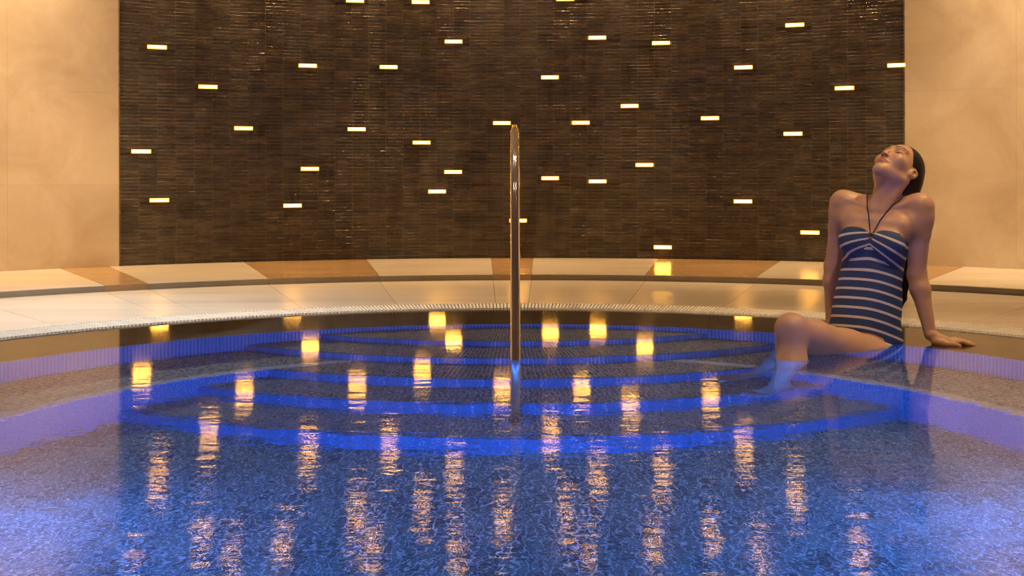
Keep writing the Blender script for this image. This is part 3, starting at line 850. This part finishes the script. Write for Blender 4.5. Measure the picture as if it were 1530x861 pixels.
def head(Fd):
    E3 = HEAD
    Fd.ell(hd(-0.010, 0, 0.032), E3, (0.097, 0.075, 0.090), 0.02)
    Fd.ell(hd(0.022, 0, -0.030), E3, (0.070, 0.060, 0.082), 0.03)
    Fd.cone(hd(0.071, 0, -0.101), hd(0.060, 0, -0.085), 0.021, 0.026, 0.022)           # chin
    for s in (1, -1):
        Fd.cone(hd(0.062, 0.010 * s, -0.096), hd(0.000, 0.050 * s, -0.066), 0.018, 0.016, 0.022)   # jaw
        Fd.ell(hd(0.058, 0.040 * s, -0.024), E3, (0.026, 0.024, 0.024), 0.022)          # cheek
        Fd.cone(hd(0.082, 0.012 * s, 0.036), hd(0.068, 0.046 * s, 0.034), 0.010, 0.010, 0.015)     # brow
        Fd.ell(hd(0.090, 0.031 * s, 0.010), E3, (0.018, 0.018, 0.012), 0.012, 'cut')    # socket
        Fd.ell(hd(0.073, 0.031 * s, 0.010), E3, (0.0135, 0.0165, 0.0125), 0.003)        # closed lid
        Fd.ell(hd(0.097, 0.0115 * s, -0.036), E3, (0.009, 0.0065, 0.0065), 0.006)       # nostril wing
        # ear
        e0 = hd(-0.012, 0.074 * s, -0.012)
        ct, sn_ = math.cos(0.5), math.sin(0.5); Rr = np.array([HF * ct + HU * sn_, HL, HU * ct - HF * sn_]); 
        Fd.ell(e0, Rr, (0.019, 0.010, 0.033), 0.006)
        Fd.ell(e0 + HL * (0.008 * s) + HF * 0.002 + HU * 0.004, Rr, (0.010, 0.007, 0.018), 0.004, 'cut')
        Fd.cone(e0 + HF * 0.012 + HU * -0.006, e0 + HF * 0.010 + HU * -0.020, 0.006, 0.007, 0.005)
    Fd.chain([hd(0.084, 0, 0.022), hd(0.096, 0, -0.006), hd(0.105, 0, -0.030)], [0.0060, 0.0062, 0.0070], 0.010)    # nose
    Fd.chain([hd(0.080, 0.024, -0.0625), hd(0.0925, 0.007, -0.0575), hd(0.0925, -0.007, -0.0575), hd(0.080, -0.024, -0.0625)], [0.003, 0.0062, 0.0062, 0.003], 0.006)
    Fd.chain([hd(0.080, 0.022, -0.0640), hd(0.0895, 0.006, -0.0700), hd(0.0895, -0.006, -0.0700), hd(0.080, -0.022, -0.0640)], [0.003, 0.0075, 0.0075, 0.003], 0.006)
    for s in (1, -1): Fd.cone(hd(0.103, 0.006 * s, -0.0415), hd(0.098, 0.007 * s, -0.039), 0.0030, 0.0030, 0.002, 'cut')
    # neck with its two front tendons
    nb_ = tor(0, -0.018, 0.470); nt_ = hd(-0.025, 0, -0.045)
    Fd.cone(nb_, nt_, 0.057, 0.052, 0.03)
    Fd.cone(tor(0, 0.025, 0.455), hd(0.008, 0, -0.066), 0.034, 0.033, 0.028)
    for s in (1, -1): Fd.cone(tor(0.016 * s, 0.055, 0.455), hd(-0.020, 0.055 * s, -0.050), 0.010, 0.015, 0.018)

HV = 0.0036
body = Field((0.66, 3.78, -0.45), (1.90, 4.90, 0.82), HV)
torso(body)
leg(body, HIP_L, KN_L, AN_L, TOE_L, 1); leg(body, HIP_R, KN_R, AN_R, TOE_R, -1)
arm(body, SH_L, EL_L, WR_L, 1); arm(body, SH_R, EL_R, WR_R, -1)
hand(body, WR_L, V3(1, -0.10, 0), V3(-0.10, -1, 0), LEDGE)
hand(body, WR_R, V3(-0.45, 0.90, 0), V3(-0.9, -0.45, 0), LEDGE)
head(body)
# seat and hands press flat on the ledge
XX = body.ax[0][:, None, None]; YY = body.ax[1][None, :, None]; ZZ = body.ax[2][None, None, :]
onl = (XX**2 + (YY - CY)**2) > (RE - 0.005)**2
body.g = np.where(onl, np.maximum(body.g, (LEDGE + 0.0005) - ZZ), body.g).astype(np.float32)
P, Q = body.surface()
ORG = (1.46, 4.55, LEDGE)
def skin_mat():
    t = NT('skin'); at = t.n('ShaderNodeAttribute'); at.attribute_name = 'tone'
    n = t.noise(t.pos(), 26, 4); f = t.noise(t.pos(), 220, 2)
    c = t.mix(t.math('MULTIPLY', n.outputs[0], 0.25), at.outputs['Color'], (0.50, 0.24, 0.13))
    t.set(Base_Color=c, Roughness=0.42, Subsurface_Weight=0.12, Subsurface_Radius=(0.5, 0.2, 0.1), Subsurface_Scale=0.012)
    t.bump(f.outputs[0], 0.06, 0.002)
    return t.m
M['skin'] = skin_mat()
me = np_mesh('person', P, Q, M['skin'], ORG, 2)
tone = np.tile(np.array([0.66, 0.385, 0.230, 1.0], dtype=np.float32), (len(P), 1))
q = P - HC; hf, hl, hu = q @ HF, q @ HL, q @ HU
def paint(mask, col, amt=1.0):
    m = np.clip(mask, 0, 1)[:, None] * amt
    tone[:, :3] = tone[:, :3] * (1 - m) + np.array(col) * m
near = np.linalg.norm(q, axis=1) < 0.16
s_ = np.abs(hl)
lipd = np.maximum(np.abs(hl) / 0.026, np.abs(hu + 0.0637 + 0.0 * hl) / np.interp(np.abs(hl), [0, 0.007, 0.025], [0.0125, 0.0125, 0.004]))
paint(np.where(near & (hf > 0.07), (1.15 - lipd) * 5, 0), (0.42, 0.13, 0.09), 0.9)
seam = np.abs(hu + 0.0637) < 0.0022
paint((near & seam & (s_ < 0.023) & (hf > 0.07)).astype(float), (0.18, 0.05, 0.04), 0.8)
bc = np.interp(s_, [0.010, 0.030, 0.056], [0.033, 0.0410, 0.031])
paint(np.where(near & (hf > 0.04) & (s_ > 0.011) & (s_ < 0.053), 2.0 - np.abs(hu - bc) / 0.0031, 0), (0.035, 0.02, 0.013), 0.95)
ec = np.interp(s_, [0.014, 0.031, 0.048], [0.0055, 0.0015, 0.0055])
paint(np.where(near & (hf > 0.04) & (s_ > 0.013) & (s_ < 0.050), 1.9 - np.abs(hu - ec) / 0.0019, 0), (0.02, 0.012, 0.008), 0.95)
paint(np.where(near & (hf > 0.05) & (s_ > 0.012) & (s_ < 0.05), 1.4 - np.abs(hu - 0.011) / 0.010, 0), (0.30, 0.16, 0.10), 0.4)
paint(np.where(near & (hf > 0.09) & (s_ < 0.012) & (s_ > 0.002), 2.0 - np.abs(hu + 0.042) / 0.0024, 0), (0.10, 0.04, 0.03), 0.8)
paint(np.where(near & (hf > 0.03), 1.0 - np.hypot(s_ - 0.042, hu + 0.028) / 0.024, 0), (0.62, 0.27, 0.17), 0.35)
at = me.attributes.new('tone', 'FLOAT_COLOR', 'POINT'); at.data.foreach_set('color', tone.ravel())
per = obj('person', me, None, ORG)
tag(per, 'person in a striped navy swimsuit sitting on the pool ledge, head tipped back', 'person')

# ---- swimsuit: the torso a little larger, cut at bust, back and legs
suit = Field((1.16, 4.28, -0.06), (1.68, 4.80, 0.56), 0.0032)
torso(suit, 0.0)
suit.g -= 0.0048
X = suit.ax[0][:, None, None]; Y = suit.ax[1][None, :, None]; Z = suit.ax[2][None, None, :]
px, py, pz = X - PEL[0], Y - PEL[1], Z - PEL[2]
U = px*LF[0] + py*LF[1] + pz*LF[2]; Vv = px*FW[0] + py*FW[1] + pz*FW[2]; T = px*TA[0] + py*TA[1] + pz*TA[2]
top = 0.368 - 0.022 * np.exp(-(U / 0.022)**2) - 0.9 * np.clip(np.abs(U) - 0.10, 0, 1) - np.clip(0.02 - Vv, 0, 0.2) * 1.4
reg = T - np.maximum(top, 0.10)
for hip, kn, s in ((HIP_L, KN_L, 1), (HIP_R, KN_R, -1)):
    d = unit(kn - hip); nrm = unit(d + LF * (0.30 * s) - TA * 0.10)
    w = (X - hip[0])*nrm[0] + (Y - hip[1])*nrm[1] + (Z - hip[2])*nrm[2]
    reg = np.maximum(reg, np.minimum(w - 0.020, (-0.036 - 0.25 * np.clip(U * s - 0.06, 0, 0.1)) - T))
g2 = np.maximum(suit.g, reg).astype(np.float32)
rr = (X**2 + (Y - CY)**2) > (RE - 0.005)**2
g2 = np.where(rr, np.maximum(g2, (LEDGE + 0.0003) - Z), g2).astype(np.float32)
suit.g = g2; Ps, Qs = suit.surface()
def suit_mat():
    t = NT('striped_knit'); at = t.n('ShaderNodeAttribute'); at.attribute_name = 'stripe'
    sv = at.outputs['Fac']
    band = t.math('GREATER_THAN', sv, 0.5)
    kn = t.n('ShaderNodeTexWave'); kn.inputs['Scale'].default_value = 95; kn.inputs['Distortion'].default_value = 1.0; kn.bands_direction = 'DIAGONAL'
    t.l(t.pos(), kn.inputs['Vector'])
    white = t.mix(t.math('MULTIPLY', kn.outputs['Fac'], 0.35), (0.86, 0.76, 0.68), (0.42, 0.36, 0.36))
    n = t.noise(t.pos(), 60, 3)
    navy = t.mix(n.outputs[0], (0.026, 0.052, 0.135), (0.045, 0.080, 0.19))
    t.set(Base_Color=t.mix(band, navy, white), Roughness=0.75)
    t.bump(kn.outputs['Fac'], 0.25, 0.002)
    return t.m
M['knit'] = suit_mat()
me = np_mesh('swimsuit', Ps, Qs, M['knit'], ORG, 1)
q = Ps - PEL; u, v, tt = q @ LF, q @ FW, q @ TA
# stripes: sagging rows on the body, gathered towards the ring on the bust
au_ = np.abs(u)
low = (tt + 0.10 - 0.06 * u + 1.2 * np.clip(u, 0, 0.2)**2 - 0.010 * np.exp(-(u / 0.05)**2) * np.clip((tt - 0.2) / 0.06, 0, 1)) / 0.0375
per_ = 0.024 + 0.17 * np.clip(au_, 0, 0.12)
bust = 8.0 + (tt - 0.352 + 0.28 * au_) / per_
st = np.where((bust > 5.5 + 0.5 * np.exp(-(u / 0.02)**2)) & (v > -0.03), bust, low)
frc = np.mod(st, 1.0)
st = np.clip(0.5 + (0.13 - np.minimum(np.abs(frc - 0.13), np.abs(frc - 1.13))) / 0.10, 0, 1)
me.attributes.new('stripe', 'FLOAT', 'POINT').data.foreach_set('value', st.astype(np.float32))
sw = obj('swimsuit', me, per); sw['label'] = 'navy halter swimsuit with thin white stripes'

# ---- halter cords and ring
t = NT('navy_cord'); n = t.noise(t.pos(), 90, 2); t.set(Base_Color=t.ramp(n.outputs[0], [(0.3, (0.015, 0.022, 0.05)), (0.7, (0.03, 0.04, 0.08))]), Roughness=0.7); M['cord'] = t.m
def lay(Fd, pts, off, n=14):
    """points pushed out on to the body surface along the gradient"""
    out = []
    for i in range(len(pts) - 1):
        for j in range(n):
            p = pts[i] + (pts[i+1] - pts[i]) * (j / n)
            for _ in range(6):
                idx = (p - Fd.lo) / Fd.h; i0 = np.floor(idx).astype(int); fr = idx - i0
                def S(ix): 
                    ix = np.clip(ix, 1, np.array(Fd.g.shape) - 2); return float(Fd.g[ix[0], ix[1], ix[2]])
                c = np.round(idx).astype(int); d = S(c) + 0
                gr_ = np.array([S(c + e) - S(c - e) for e in np.eye(3, dtype=int)])
                nl = np.linalg.norm(gr_)
                if nl < 1e-9: break
                gr_ /= nl; d = d + float((p - (Fd.lo + c * Fd.h)) @ gr_)
                if d < off or _ > 0: p = p + gr_ * (off - d) * 0.8
            out.append(p)
    out.append(pts[-1]); return out
ring_c = tor(0.0, 0.106, 0.340)
hs = empty('halter_strap', (0, 0, 0), 0, per)
for s in (1, -1):
    pts = [ring_c + FW * 0.004, tor(0.022 * s, 0.085, 0.41), tor(0.045 * s, 0.050, 0.475), tor(0.066 * s, -0.01, 0.520), tor(0.040 * s, -0.075, 0.520)]
    L_ = lay(body, pts, 0.0035)
    m_ = MB(); m_.tube([Vector(p) - Vector(ORG) for p in L_], 0.0023, 8); m_.build('cord', M['cord'], hs, True)
m_ = MB(); rc = [ring_c + FW * 0.006 + LF * (0.010 * math.cos(w)) + TA * (0.012 * math.sin(w)) for w in np.linspace(0, 2 * math.pi, 20)]
m_.tube([Vector(p) - Vector(ORG) for p in rc], 0.0028, 8, False); m_.build('halter_ring', M['bronze'], per, True)

# ---- hair: slicked back, hanging behind the shoulders
hair = Field((1.42, 4.42, 0.05), (1.78, 4.82, 0.82), 0.0032)
def cap(Fd):
    Fd.ell(hd(-0.022, 0, 0.036), HEAD, (0.1015, 0.0805, 0.0985), 0.0)
cap(hair)
X = hair.ax[0][:, None, None] - HC[0]; Y = hair.ax[1][None, :, None] - HC[1]; Z = hair.ax[2][None, None, :] - HC[2]
f_ = X*HF[0] + Y*HF[1] + Z*HF[2]; l_ = X*HL[0] + Y*HL[1] + Z*HL[2]; u_ = X*HU[0] + Y*HU[1] + Z*HU[2]
line = 0.030 + 0.55 * np.clip(u_ - 0.01, -0.02, 0.2)                       # hairline: temples to forehead
line = np.minimum(line, 0.074) - 0.35 * np.clip(-0.005 - u_, 0, 0.2)
hair.g = np.maximum(hair.g, (f_ - line).astype(np.float32)).astype(np.float32)
# ears stay free
e0x = np.sqrt(((f_ + 0.010) / 0.022)**2 + ((u_ + 0.014) / 0.034)**2) - 1
hair.g = np.where((np.abs(l_) > 0.045) & (f_ > -0.03), np.maximum(hair.g, (-e0x * 0.02)), hair.g).astype(np.float32)
back0 = hd(-0.088, 0.0, 0.00)
hair.cone(hd(-0.070, 0.02, 0.0), hd(-0.085, 0.012, -0.050) + V3(0.028, 0.00, -0.05), 0.055, 0.042, 0.03)
hair.cone(hd(-0.075, -0.02, 0.0), hd(-0.085, -0.015, -0.050) + V3(0.0, 0.03, -0.02), 0.050, 0.040, 0.03)
tail = [hd(-0.085, 0.010, -0.045), V3(1.665, 4.665, 0.50), V3(1.640, 4.690, 0.36), V3(1.634, 4.695, 0.23), V3(1.625, 4.700, 0.15), V3(1.614, 4.705, 0.10)]
hair.chain([np.array(p) for p in tail], [0.048, 0.036, 0.026, 0.019, 0.009, 0.0035], 0.02)
Ph, Qh = hair.surface()
def hair_mat():
    t = NT('dark_hair'); n = t.noise(t.pos((1, 1, 0.18)), 150, 3, 0.6); 
    t.set(Base_Color=t.ramp(n.outputs[0], [(0.3, (0.005, 0.003, 0.0025)), (0.75, (0.018, 0.010, 0.006))]), Roughness=0.5, Specular_IOR_Level=0.35)
    t.bump(n.outputs[0], 0.5, 0.004); return t.m
M['hair'] = hair_mat()
ho = obj('hair', np_mesh('hair', Ph, Qh, M['hair'], ORG, 2), per); ho['label'] = 'long wet black hair slicked back'
